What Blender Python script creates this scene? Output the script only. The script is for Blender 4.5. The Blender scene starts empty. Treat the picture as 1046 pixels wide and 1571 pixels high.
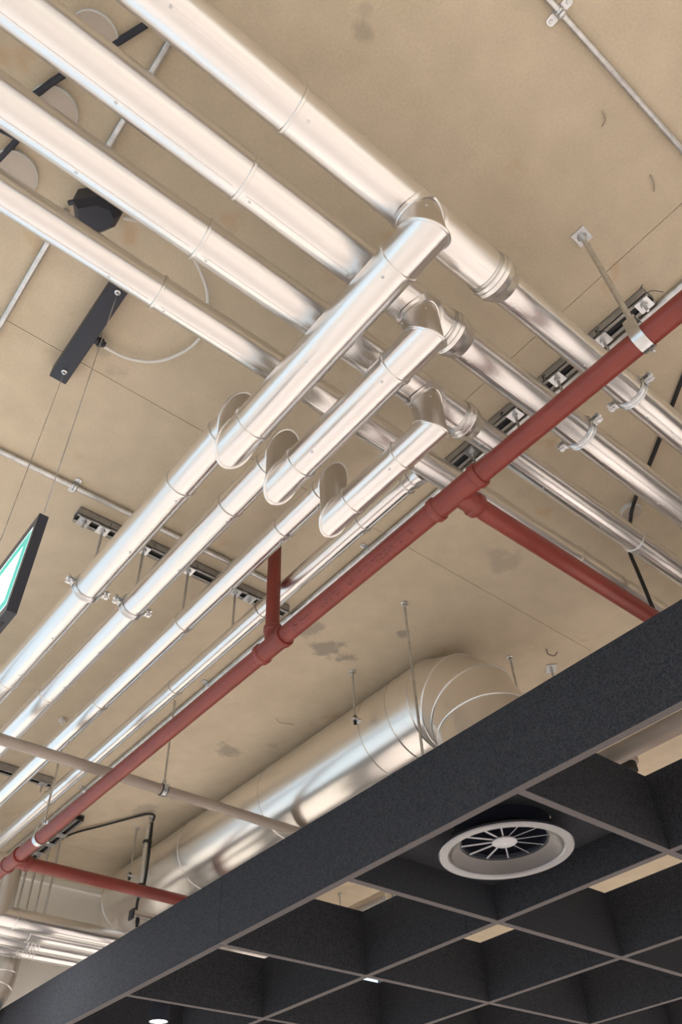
import bpy, bmesh, math, random
from mathutils import Vector, Matrix
random.seed(7)
SC = bpy.context.scene
COL = SC.collection
EYE = 1.5                      # eye height above the floor; heights below are written relative to it

# ------------------------------------------------------------------ camera
yaw, pitch, roll = math.radians(48.607), math.radians(46.120), math.radians(-3.0205)
F = Vector((math.cos(pitch)*math.cos(yaw), math.cos(pitch)*math.sin(yaw), math.sin(pitch)))
R0 = Vector((math.sin(yaw), -math.cos(yaw), 0)); U0 = R0.cross(F)
Rv = R0*math.cos(roll) + U0*math.sin(roll); Uv = Rv.cross(F)
cam_data = bpy.data.cameras.new('camera')
cam_data.sensor_fit = 'VERTICAL'; cam_data.sensor_height = 36.0
cam_data.lens = 1202.98*36.0/1571.0
cam_data.clip_start = 0.02; cam_data.clip_end = 200
cam = bpy.data.objects.new('camera', cam_data); COL.objects.link(cam)
cam.matrix_world = Matrix(((Rv.x, Uv.x, -F.x, 0), (Rv.y, Uv.y, -F.y, 0), (Rv.z, Uv.z, -F.z, EYE), (0, 0, 0, 1)))
SC.camera = cam

# ------------------------------------------------------------------ sky, light, exposure
SC.view_settings.view_transform = 'Standard'; SC.view_settings.look = 'None'
SC.view_settings.gamma = 1.0; SC.view_settings.use_curve_mapping = False
SC.view_settings.exposure = -1.06
W = bpy.data.worlds.new('sky'); SC.world = W; W.use_nodes = True
bg = W.node_tree.nodes['Background']
bg.inputs[0].default_value = (0.80, 0.91, 1.0, 1); bg.inputs[1].default_value = 3.2

def area(name, loc, sx, sy, power, color, rot=(0, 0, 0), portal=False):
    l = bpy.data.lights.new(name, 'AREA'); l.shape = 'RECTANGLE'; l.size = sx; l.size_y = sy
    l.energy = power; l.color = color
    if portal: l.cycles.is_portal = True
    o = bpy.data.objects.new(name, l); COL.objects.link(o)
    o.location = loc; o.rotation_euler = rot
    return o
WARM = (1.0, 0.955, 0.92)
# added fill lights, unseen, outside the frame: they brighten the floor and its bounce
for (x, y, z, p) in ((-2.4, -3.0, 3.2, 120), (-2.4, 0.4, 3.2, 120), (-2.4, 3.8, 3.2, 120), (1.0, 4.9, 3.2, 130), (0.4, -3.2, 3.2, 190), (3.4, -3.6, 3.2, 190), (6.4, -3.6, 3.2, 190),
                     (-.3, -2.0, 3.2, 60), (1.2, -2.0, 3.2, 60), (-1.4, 2.2, 3.2, 90), (-.8, 3.2, 3.2, 130), (-.4, 4.9, 3.2, 130)):
    area('floor_fill_light', (x, y, z), 1.4, 0.5, p*.52, WARM)
for (x, y, p) in ((2.9, -.6, 130), (4.6, -.6, 130), (4.9, 1.0, 130), (6.7, 1.4, 160), (6.7, 4.2, 160), (5.3, 3.3, 130), (4.4, 4.6, 130), (3.0, 5.0, 110), (7.5, -1.2, 130)):
    area('under_raft_fill', (x, y, EYE+1.06), 0.3, 0.3, p*.58, WARM)  # more added fill, below raft height, lifting the floor there
area('window_portal', (-3.97, 0.5, 2.35), 10.6, 2.7, 1, (1, 1, 1), (0, -math.pi/2, 0), True).data.size = 2.7
bpy.data.objects['window_portal'].data.size_y = 10.6
area('window_portal', (-1.45, 5.97, 1.9), 4.7, 3.6, 1, (1, 1, 1), (-math.pi/2, 0, 0), True)

# ------------------------------------------------------------------ materials
def mat(name, color, rough=0.5, metal=0.0, noise=None, bump=None, emit=None, spec=None, clear=None):
    m = bpy.data.materials.new(name); m.use_nodes = True
    nt = m.node_tree; b = nt.nodes['Principled BSDF']
    b.inputs['Base Color'].default_value = (*color, 1); b.inputs['Roughness'].default_value = rough
    b.inputs['Metallic'].default_value = metal
    if spec is not None: b.inputs['Specular IOR Level'].default_value = spec
    tc = nt.nodes.new('ShaderNodeTexCoord')
    if noise:
        sc, amt = noise
        n = nt.nodes.new('ShaderNodeTexNoise'); n.inputs['Scale'].default_value = sc; n.inputs['Detail'].default_value = 6
        nt.links.new(tc.outputs['Object'], n.inputs['Vector'])
        r = nt.nodes.new('ShaderNodeValToRGB')
        r.color_ramp.elements[0].position = 0.3; r.color_ramp.elements[1].position = 0.7
        r.color_ramp.elements[0].color = (*[c*(1-amt) for c in color], 1)
        r.color_ramp.elements[1].color = (*[min(1, c*(1+amt)) for c in color], 1)
        nt.links.new(n.outputs['Fac'], r.inputs['Fac']); nt.links.new(r.outputs['Color'], b.inputs['Base Color'])
    if bump:
        sc, st, dist = bump
        n = nt.nodes.new('ShaderNodeTexNoise'); n.inputs['Scale'].default_value = sc; n.inputs['Detail'].default_value = 2
        nt.links.new(tc.outputs['Object'], n.inputs['Vector'])
        bp = nt.nodes.new('ShaderNodeBump'); bp.inputs['Strength'].default_value = st; bp.inputs['Distance'].default_value = dist
        nt.links.new(n.outputs['Fac'], bp.inputs['Height']); nt.links.new(bp.outputs['Normal'], b.inputs['Normal'])
    if emit:
        b.inputs['Emission Color'].default_value = (*emit[0], 1); b.inputs['Emission Strength'].default_value = emit[1]
    return m

def concrete_material():
    m = bpy.data.materials.new('fair_faced_concrete'); m.use_nodes = True
    nt = m.node_tree; N = nt.nodes; L = nt.links; b = N['Principled BSDF']
    b.inputs['Roughness'].default_value = 0.75; b.inputs['Specular IOR Level'].default_value = 0.25
    geo = N.new('ShaderNodeNewGeometry')
    def noise(scale, detail=5, rough=0.55):
        n = N.new('ShaderNodeTexNoise'); n.inputs['Scale'].default_value = scale
        n.inputs['Detail'].default_value = detail; n.inputs['Roughness'].default_value = rough
        L.new(geo.outputs['Position'], n.inputs['Vector']); return n.outputs['Fac']
    def ramp(v, p0, p1, c0, c1):
        r = N.new('ShaderNodeValToRGB'); r.color_ramp.elements[0].position = p0; r.color_ramp.elements[1].position = p1
        r.color_ramp.elements[0].color = c0; r.color_ramp.elements[1].color = c1
        L.new(v, r.inputs['Fac']); return r.outputs['Color']
    def mix(fac, a, c, mode='MIX'):
        x = N.new('ShaderNodeMix'); x.data_type = 'RGBA'; x.blend_type = mode
        if isinstance(fac, float): x.inputs[0].default_value = fac
        else: L.new(fac, x.inputs[0])
        for s, v in ((6, a), (7, c)):
            if isinstance(v, tuple): x.inputs[s].default_value = v
            else: L.new(v, x.inputs[s])
        return x.outputs[2]
    base = ramp(noise(1.6), 0.3, 0.7, CONC_A, CONC_B)
    base = mix(0.35, base, ramp(noise(9, 6), 0.3, 0.72, (0.455, 0.385, 0.285, 1), (0.69, 0.58, 0.44, 1)))
    base = mix(0.18, base, ramp(noise(120, 3), 0.3, 0.7, (0.42, 0.35, 0.25, 1), (0.74, 0.63, 0.475, 1)))
    # rust-coloured flecks
    base = mix(ramp(noise(5.5, 3), 0.66, 0.76, (0, 0, 0, 1), (0.5, 0.5, 0.5, 1)), base, (0.50, 0.32, 0.17, 1))
    # individual water stains: (x, y, radius, darkness)
    wob = noise(7, 4)
    for (sx, sy, sr, dark) in STAINS:
        c = N.new('ShaderNodeVectorMath'); c.operation = 'SUBTRACT'
        L.new(geo.outputs['Position'], c.inputs[0]); c.inputs[1].default_value = (sx, sy, EYE+2.4)
        le = N.new('ShaderNodeVectorMath'); le.operation = 'LENGTH'; L.new(c.outputs[0], le.inputs[0])
        d = N.new('ShaderNodeMath'); d.operation = 'DIVIDE'; L.new(le.outputs['Value'], d.inputs[0]); d.inputs[1].default_value = sr
        a = N.new('ShaderNodeMath'); a.operation = 'MULTIPLY_ADD'; L.new(wob, a.inputs[0]); a.inputs[1].default_value = 3.2; 
        L.new(d.outputs[0], a.inputs[2])
        msk = ramp(a.outputs[0], 0.0, 1.0, (0, 0, 0, 1), (0, 0, 0, 1))
        r = msk.node; s = N.new('ShaderNodeMath'); s.operation = 'SUBTRACT'; L.new(a.outputs[0], s.inputs[0]); s.inputs[1].default_value = 1.45
        L.new(s.outputs[0], r.inputs['Fac'])
        r.color_ramp.elements[0].position = 0.25; r.color_ramp.elements[0].color = (dark, dark, dark, 1)
        r.color_ramp.elements[1].position = 0.62
        base = mix(msk, base, (0.28, 0.245, 0.205, 1))
    L.new(base, b.inputs['Base Color'])
    bp = N.new('ShaderNodeBump'); bp.inputs['Strength'].default_value = 0.25; bp.inputs['Distance'].default_value = 0.002
    L.new(noise(60, 4), bp.inputs['Height']); L.new(bp.outputs['Normal'], b.inputs['Normal'])
    return m
CONC_A, CONC_B = (0.535, 0.45, 0.325, 1), (0.685, 0.58, 0.44, 1)
STAINS = [(0.46, 0.32, 0.075, .45), (0.53, 0.29, 0.06, .35), (0.42, 0.27, 0.05, .3),
          (1.93, 2.47, 0.12, .6), (2.06, 2.53, 0.17, .75), (2.2, 2.56, 0.12, .75), (1.82, 2.36, .05, .5),
          (2.24, 3.66, 0.17, .65), (2.30, 3.44, 0.14, .6), (2.27, 3.9, .09, .4), (2.30, 4.36, 0.18, .55), (2.2, 4.6, .16, .45),
          (2.3, 2.2, .04, .7), (2.28, 1.47, .18, .35), (2.1, 1.2, .12, .3), (.43, 1.7, .08, .35), (.35, 1.63, .07, .3)]

M = {}
M['concrete'] = concrete_material()
M['plaster'] = mat('painted_plaster', (0.90, 0.875, 0.81), 0.7, noise=(3, .04))
M['floor'] = mat('pale_floor', (0.68, 0.625, 0.595), 0.45, noise=(2, .05))
M['jacket'] = mat('aluminium_jacket', (0.83, 0.815, 0.81), 0.28, 1.0)
M['bandmetal'] = mat('bright_band', (0.82, 0.81, 0.80), 0.29, 1.0)
M['ductmetal'] = mat('duct_cladding', (0.85, 0.82, 0.785), 0.28, 1.0, bump=(2, .07, .006))
M['galv'] = mat('galvanised_steel', (0.60, 0.61, 0.62), 0.30, 1.0, noise=(40, .14))
M['strut'] = mat('strut_steel', (0.36, 0.345, 0.325), 0.5, 0.55, noise=(30, .12))
M['zinc'] = mat('zinc_plate', (0.66, 0.68, 0.70), 0.28, 1.0, noise=(40, .10))
M['red'] = mat('red_oxide_paint', (0.205, 0.035, 0.026), 0.42, noise=(9, .12), bump=(90, .08, .001))
M['print'] = mat('pipe_ink', (0.13, 0.032, 0.028), 0.7)
M['felt'] = mat('charcoal_felt', (0.036, 0.0385, 0.046), 0.95, noise=(150, .42), bump=(400, .2, .002), spec=0.1)
M['feltedge'] = mat('felt_cut_edge', (0.115, 0.105, 0.108), 0.95, noise=(150, .15), spec=0.1)
M['pvc'] = mat('brown_grey_pvc', (0.34, 0.285, 0.245), 0.45, noise=(8, .06))
M['black'] = mat('black_plastic', (0.018, 0.022, 0.036), 0.45)
M['slot'] = mat('slot_dark_strip', (0.02, 0.021, 0.024), 0.6)
M['rubber'] = mat('black_rubber', (0.015, 0.015, 0.016), 0.6)
M['whitecable'] = mat('white_cable', (0.72, 0.69, 0.64), 0.5)
M['greypaint'] = mat('grey_enamel', (0.235, 0.24, 0.262), 0.29, 0.9)
M['bowl'] = mat('shaded_bowl_enamel', (0.085, 0.08, 0.08), 0.25, 0.3, spec=.6)  # flange enamel made darker; the bowl's dark reflections are put into the colour
M['vane'] = mat('pale_vane_enamel', (0.38, 0.385, 0.42), 0.35)
M['rose'] = mat('grey_cover_plate', (0.50, 0.43, 0.365), 0.55, noise=(15, .06))
M['rim'] = mat('pale_rim', (0.62, 0.62, 0.60), 0.5)
M['signwhite'] = mat('sign_white', (0.9, 0.95, 0.95), 0.3, emit=((0.9, 1.0, 0.98), 1.3))
M['signgreen'] = mat('sign_green', (0.02, 0.45, 0.40), 0.3, emit=((0.02, 0.62, 0.53), 0.75))
M['lamp'] = mat('lamp_disc', (1, 1, 1), 0.4, emit=((1, 0.98, 0.95), 6.0))
M['frame'] = mat('window_frame_paint', (0.12, 0.12, 0.13), 0.5)
M['ink'] = mat('marker_ink', (0.02, 0.02, 0.02), 0.7)
M['bare'] = mat('dull_aluminium', (0.62, 0.585, 0.55), 0.36, 1.0, bump=(6, .1, .003))
def glass_material():
    m = bpy.data.materials.new('window_glass'); m.use_nodes = True; nt = m.node_tree
    for n in list(nt.nodes): nt.nodes.remove(n)
    o = nt.nodes.new('ShaderNodeOutputMaterial'); mx = nt.nodes.new('ShaderNodeMixShader')
    t = nt.nodes.new('ShaderNodeBsdfTransparent'); g = nt.nodes.new('ShaderNodeBsdfGlossy'); g.inputs['Roughness'].default_value = 0.02
    t.inputs[0].default_value = (.94, .97, .98, 1)
    mx.inputs[0].default_value = 0.06
    nt.links.new(t.outputs[0], mx.inputs[1]); nt.links.new(g.outputs[0], mx.inputs[2]); nt.links.new(mx.outputs[0], o.inputs[0])
    return m
M['glass'] = glass_material()

# ------------------------------------------------------------------ mesh helpers
ORI = {}
X, Y, Z = Vector((1, 0, 0)), Vector((0, 1, 0)), Vector((0, 0, 1))
def frame(d):
    d = Vector(d).normalized()
    a = Z if abs(d.z) < 0.9 else X
    u = d.cross(a).normalized(); v = d.cross(u).normalized()
    return d, u, v
class MB:
    """collects shapes (heights relative to the eye) and links them as ONE mesh object"""
    def __init__(s): s.bm = bmesh.new()
    def face(s, vs):
        try: return s.bm.faces.new(vs)
        except ValueError: return None
    def ringpts(s, c, d, r, n, ph=0.0):
        d, u, v = frame(d); c = Vector(c)
        return [c + r*(math.cos(ph+2*math.pi*i/n)*u + math.sin(ph+2*math.pi*i/n)*v) for i in range(n)]
    def skin(s, rings, cap0=False, cap1=False, closed=False):
        R = [[s.bm.verts.new(p) for p in rg] for rg in rings]; n = len(R[0])
        pairs = list(zip(R, R[1:])) + ([(R[-1], R[0])] if closed else [])
        for a, b in pairs:
            for i in range(n): s.face((a[i], a[(i+1) % n], b[(i+1) % n], b[i]))
        if cap0: s.face(list(reversed(R[0])))
        if cap1: s.face(R[-1])
        return s
    def tube(s, path, r, n=32, caps=True, n0=None, n1=None):
        """round tube along a polyline, mitred at every corner; n0/n1 tilt the end planes"""
        P = [Vector(p) for p in path]; d = (P[1]-P[0]).normalized()
        ring = s.ringpts(P[0], d, r, n)
        def cut(rg, p, d, nm): return [q + d*((p-q).dot(nm)/d.dot(nm)) for q in rg]
        if n0 is not None: ring = cut(ring, P[0], d, Vector(n0))
        rings = [ring]
        for i in range(1, len(P)):
            d = (P[i]-P[i-1]).normalized()
            nm = d if i == len(P)-1 else (d + (P[i+1]-P[i]).normalized()).normalized()
            if i == len(P)-1 and n1 is not None: nm = Vector(n1)
            ring = cut(ring, P[i], d, nm); rings.append(ring)
        s.skin(rings, caps, caps); return s
    def hollow(s, p, q, r, t, n=32):
        d, u, v = frame(Vector(q)-Vector(p))
        s.skin([s.ringpts(p, d, r, n), s.ringpts(q, d, r, n), s.ringpts(q, d, r-t, n), s.ringpts(p, d, r-t, n)], closed=True); return s
    def lathe(s, o, d, prof, n=32, caps=True, ph=0.0):
        o = Vector(o); dd = Vector(d).normalized()
        s.skin([s.ringpts(o+dd*t, dd, max(r, 1e-4), n, ph) for t, r in prof], caps, caps); return s
    def ring(s, o, d, prof, n=32):
        """closed-profile ring (a solid of revolution with a hole)"""
        o = Vector(o); dd = Vector(d).normalized()
        s.skin([s.ringpts(o+dd*t, dd, r, n) for t, r in prof], closed=True); return s
    def bead(s, pts, rad, m=6):
        n = len(pts); c = sum(pts, Vector())/n; rings = []
        for i in range(n):
            t = (pts[(i+1) % n]-pts[i-1]).normalized(); a = (pts[i]-c); a = (a - t*a.dot(t)).normalized(); b = t.cross(a)
            rings.append([pts[i] + rad*(math.cos(2*math.pi*k/m)*a + math.sin(2*math.pi*k/m)*b) for k in range(m)])
        s.skin(rings, closed=True); return s
    def mitre_bead(s, p, d1, d2, r, rad, n=48):
        d1 = Vector(d1).normalized(); d2 = Vector(d2).normalized(); nm = (d1+d2).normalized(); p = Vector(p)
        pts = [q + d1*((p-q).dot(nm)/d1.dot(nm)) for q in s.ringpts(p, d1, r, n)]
        s.bead(pts, rad); return s
    def box(s, c, size, rot=None, bev=0.0):
        c = Vector(c); hx, hy, hz = size[0]/2, size[1]/2, size[2]/2
        vs = []
        for sx, sy, sz in ((-1,-1,-1),(1,-1,-1),(1,1,-1),(-1,1,-1),(-1,-1,1),(1,-1,1),(1,1,1),(-1,1,1)):
            p = Vector((sx*hx, sy*hy, sz*hz)); p = rot @ p if rot else p
            vs.append(s.bm.verts.new(c+p))
        fs = [s.face([vs[i] for i in f]) for f in ((3,2,1,0),(4,5,6,7),(0,1,5,4),(1,2,6,5),(2,3,7,6),(3,0,4,7))]
        if bev:
            es = list({e for f in fs for e in f.edges})
            bmesh.ops.bevel(s.bm, geom=es, offset=bev, segments=2, profile=0.5, affect='EDGES')
        return s
    def prism(s, pts, z0, z1):
        a = [s.bm.verts.new((p[0], p[1], z0)) for p in pts]; b = [s.bm.verts.new((p[0], p[1], z1)) for p in pts]
        n = len(pts)
        for i in range(n): s.face((a[i], a[(i+1) % n], b[(i+1) % n], b[i]))
        s.face(list(reversed(a))); s.face(b); return s
    def strip(s, pts, w, t, up):
        """flat band of width w along w-axis 'up', thickness t, following pts"""
        P = [Vector(p) for p in pts]; up = Vector(up).normalized(); rings = []
        for i in range(len(P)):
            d = (P[min(i+1, len(P)-1)]-P[max(i-1, 0)]).normalized(); nn = d.cross(up).normalized()
            rings.append([P[i]+up*w/2+nn*t/2, P[i]+up*w/2-nn*t/2, P[i]-up*w/2-nn*t/2, P[i]-up*w/2+nn*t/2])
        s.skin(rings, True, True); return s
    def build(s, name, material, parent=None, angle=38):
        bm = s.bm
        bmesh.ops.recalc_face_normals(bm, faces=bm.faces)
        ca = math.radians(angle)
        for f in bm.faces: f.smooth = True
        for e in bm.edges:
            if len(e.link_faces) == 2 and e.calc_face_angle(0) > ca: e.smooth = False
        if parent is None:
            xs = [v.co for v in bm.verts]
            o3 = Vector(((min(p.x for p in xs)+max(p.x for p in xs))/2, (min(p.y for p in xs)+max(p.y for p in xs))/2, min(p.z for p in xs)))
        else: o3 = ORI[parent.name]
        bm.transform(Matrix.Translation(-o3))
        me = bpy.data.meshes.new(name); bm.to_mesh(me); bm.free()
        me.materials.append(material if not isinstance(material, str) else M[material])
        ob = bpy.data.objects.new(name, me); COL.objects.link(ob)
        ORI[ob.name] = o3
        if parent is None: ob.location = o3 + Vector((0, 0, EYE))
        else: ob.parent = parent
        return ob
def tag(o, label, cat, group=None):
    o['label'] = label; o['category'] = cat
    if group: o['group'] = group
    return o
def thing(name, label, cat, loc, group=None):
    o = bpy.data.objects.new(name, None); COL.objects.link(o); o.empty_display_size = 0.05
    loc = Vector(loc); ORI[o.name] = loc; o.location = loc + Vector((0, 0, EYE))
    return tag(o, label, cat, group)
def structure(o): o['kind'] = 'structure'; return o
def bend(pts, k=8):
    """Catmull-Rom through pts"""
    P = [Vector(p) for p in pts]; P = [2*P[0]-P[1]] + P + [2*P[-1]-P[-2]]; out = []
    for i in range(1, len(P)-2):
        for j in range(k):
            t = j/k; a, b, c, d = P[i-1], P[i], P[i+1], P[i+2]
            out.append(0.5*((2*b)+(c-a)*t+(2*a-5*b+4*c-d)*t*t+(3*b-a-3*c+d)*t**3))
    out.append(P[-2]); return out

H = 2.4                                  # underside of the slab above the eye
FLOOR = -EYE
# ------------------------------------------------------------------ room shell
X0, X1, Y0, Y1 = -4.0, 9.0, -5.0, 6.0
fl = structure(MB().box(((X0+X1)/2, (Y0+Y1)/2, FLOOR-0.05), (X1-X0, Y1-Y0, 0.1)).build('floor', 'floor'))
ce = structure(MB().box(((X0+X1)/2, (Y0+Y1)/2, H+0.066), (X1-X0+.4, Y1-Y0+.4, 0.12)).build('ceiling', 'concrete'))
# cast slab panels with open formwork joints between them
gap = 0.0024
jy = [Y0-.2, -1.93, 1.72, 5.37, Y1+.2]
for a, b in zip(jy, jy[1:]):
    xs = [X0-.2, 1.53, X1+.2] if b < 1.8 else [X0-.2, 3.6, X1+.2]
    if b > 5.5: xs = [X0-.2, X1+.2]
    for c, d in zip(xs, xs[1:]):
        MB().box(((c+d)/2, (a+b)/2, H+0.003), (d-c-gap, b-a-gap, 0.006)).build('slab', 'concrete', ce)
T = 0.12
wn = MB()
def wallbox(mb, axis, pos, u0, u1, z0, z1):
    if axis == 'y': mb.box(((u0+u1)/2, pos, (z0+z1)/2), (u1-u0, T, z1-z0))
    else: mb.box((pos, (u0+u1)/2, (z0+z1)/2), (T, u1-u0, z1-z0))
yn = Y1+T/2
wallbox(wn, 'y', yn, X0, -3.8, FLOOR, H); wallbox(wn, 'y', yn, 0.9, 4.7, FLOOR, H); wallbox(wn, 'y', yn, 6.4, X1, FLOOR, H)
wallbox(wn, 'y', yn, 4.7, 6.4, FLOOR, 1.9); wallbox(wn, 'y', yn, 4.7, 6.4, 2.3, H); wallbox(wn, 'y', yn, -3.8, 0.9, 2.2, H)
wallbox(wn, 'y', yn, -3.8, 0.9, FLOOR, FLOOR+.1)
structure(wn.build('wall_north', 'plaster'))
ww = MB(); xw = X0-T/2
wallbox(ww, 'x', xw, Y0, -4.8, FLOOR, H); wallbox(ww, 'x', xw, 5.8, Y1, FLOOR, H)
wallbox(ww, 'x', xw, -4.8, 5.8, 2.2, H); wallbox(ww, 'x', xw, -4.8, 5.8, FLOOR, -.5)
structure(ww.build('wall_west', 'plaster'))
ws = MB(); wallbox(ws, 'y', Y0-T/2, X0, X1, FLOOR, H); structure(ws.build('wall_south', 'plaster'))
we = MB(); wallbox(we, 'x', X1+T/2, Y0, Y1, FLOOR, H); structure(we.build('wall_east', 'plaster'))
structure(MB().box(((1.2+X1)/2, Y1-.02, H-.02), (X1-1.2, .04, .04)).build('trim_1', 'plaster'))
def window(n, axis, pos, u0, u1, z0, z1, cols, rows):
    m = MB(); f = .06
    def bx(a, b, c, d):
        if axis == 'y': m.box(((a+b)/2, pos, (c+d)/2), (b-a, .07, d-c))
        else: m.box((pos, (a+b)/2, (c+d)/2), (.07, b-a, d-c))
    for i in range(cols+1):
        u = u0+f/2+(u1-u0-f)*i/cols; bx(u-f/2, u+f/2, z0, z1)
    for j in range(rows+1):
        z = z0+f/2+(z1-z0-f)*j/rows
        for i in range(cols):
            a = u0+f+(u1-u0-f)*i/cols; b = u0+(u1-u0-f)*(i+1)/cols; bx(a, b, z-f/2, z+f/2)
    w = structure(m.build('window_%d' % n, 'frame'))
    for i in range(cols):
        for j in range(rows):
            a = u0+f+(u1-u0-f)*i/cols; b = u0+(u1-u0-f)*(i+1)/cols
            c = z0+f+(z1-z0-f)*j/rows; d = z0+(z1-z0-f)*(j+1)/rows
            g = MB()
            if axis == 'y': g.box(((a+b)/2, pos, (c+d)/2), (b-a, .008, d-c))
            else: g.box((pos, (a+b)/2, (c+d)/2), (.008, b-a, d-c))
            g.build('pane', 'glass', w)
window(1, 'y', yn, -3.8, 0.9, FLOOR+.1, 2.2, 4, 2)
window(2, 'x', xw, -4.8, 5.8, -.5, 2.2, 8, 1)
window(3, 'y', yn, 4.7, 6.4, 1.9, 2.3, 2, 3)

# ------------------------------------------------------------------ insulated pipes
ZU, Z4 = 2.04, 2.10
def band(mb, c, d, r, w=.006, h=.0045):
    mb.ring(c, d, [(-w, r-.001), (-w*.6, r+h), (w*.6, r+h), (w, r-.001)], 40)
def seam(mb, p, q, r, ang, d):
    dd, u, v = frame(d); off = (math.cos(ang)*u+math.sin(ang)*v)
    tn = dd.cross(off).normalized()
    rot = Matrix((dd, tn, off)).transposed()
    p = Vector(p); q = Vector(q)
    mb.box((p+q)/2+off*(r+.0002), ((q-p).length, .0045, .0036), rot)
def rivet(mb, c, d, r, ang):
    dd, u, v = frame(d); off = (math.cos(ang)*u+math.sin(ang)*v)
    mb.lathe(Vector(c)+off*(r-.001), off, [(0, .0045), (.003, .004), (.0042, .002)], 10)
def down_angle(d, tilt=0):
    """ring angle whose radial direction points down, tilted by tilt degrees"""
    dd, u, v = frame(d); best = min(range(360), key=lambda a: (math.cos(math.radians(a))*u+math.sin(math.radians(a))*v).z)
    return math.radians(best+tilt)
def straight(t, p, q, r, cuts, first=None, last=None, seam_tilt=None, rivets=True, ends=True):
    """jacket lengths between the joint bands of one straight run, children of t"""
    p = Vector(p); q = Vector(q); d = (q-p).normalized(); Ltot = (q-p).length
    pos = [0.0]+sorted(cuts)+[Ltot]
    for i, (a, b) in enumerate(zip(pos, pos[1:])):
        a2 = a if a == 0 else a+.0006; b2 = b if b == Ltot else b-.0006
        j = MB().tube([p+d*a2, p+d*b2], r, 40, ends, first if a == 0 else None, last if b == Ltot else None).build('jacket', 'jacket', t)
        if seam_tilt is not None and b-a > .2:
            s = MB(); seam(s, p+d*(a+.02), p+d*(b-.02), r, down_angle(d, seam_tilt), d); s.build('lap_seam', 'jacket', j)
        if rivets and b-a > .2:
            s = MB()
            k = a+.035
            while k < b-.02:
                rivet(s, p+d*k, d, r, down_angle(d, (seam_tilt if seam_tilt is not None else 20)+6)); k += .32
            s.build('rivet', 'galv', j)['kind'] = 'stuff'
    for c in cuts:
        m = MB(); band(m, p+d*c, d, r); m.build('band', 'bandmetal', t)

XW = X0+.02
AR = [(0.500, ZU, .0615, .0495, 1.035, 1.085), (0.706, ZU, .0620, .0535, 1.065, 1.115), (0.911, ZU, .0570, .0460, 1.33, 1.375), (1.151, Z4, .0500, .0500, None, None)]
A_LABEL = ['silver insulated pipe crossing diagonally, farthest right of the four parallel ones',
           'silver insulated pipe running diagonally, second of the four parallel ones from the right',
           'silver insulated pipe running diagonally, third of the four parallel ones from the right',
           'silver insulated pipe running diagonally, leftmost of the four, passing the black sign bracket']
A_RIGHT_CUTS = [[], [], [2.28], [2.24]]
PG = 'silver insulated pipes in two crossing racks'
a_things = []
for k, (y, z, r, r2, xa, xb) in enumerate(AR):
    t = thing('insulated_pipe', A_LABEL[k], 'pipe', (1.5, y, z-r), PG); a_things.append(t)
    if xa is None:
        straight(t, (XW, y, z), (X1-.02, y, z), r, [.353-XW, 2.24-XW, 5.0-XW], seam_tilt=12)
    else:
        straight(t, (XW, y, z), (xa, y, z), r, [-1.3-XW, .353-XW], seam_tilt=(-22 if k == 0 else 14))
        m = MB()                                    # stepped reducer sleeve with its three strap rings
        m.lathe((xa, y, z), X, [(0, r), (0, r+.003), (.004, r+.004), (.022, r+.004), (.026, r+.006), (.030, r+.004), (xb-xa-.004, r+.003), (xb-xa, r), (xb-xa+.026, r2+.001), (xb-xa+.028, r2)], 40)
        m.build('reducer', 'bandmetal', t)
        for o_ in (-.012, -.004, .012):
            w = MB(); w.bead(w.ringpts((xa+o_, y, z), X, r+(.005 if o_ > 0 else .001), 40), .0014); w.build('strap_ring', 'galv', t)
        straight(t, (xb+.027, y, z), (X1-.02, y, z), r2, [c-xb-.027 for c in A_RIGHT_CUTS[k]]+[4.9-xb], seam_tilt=10)

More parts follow.
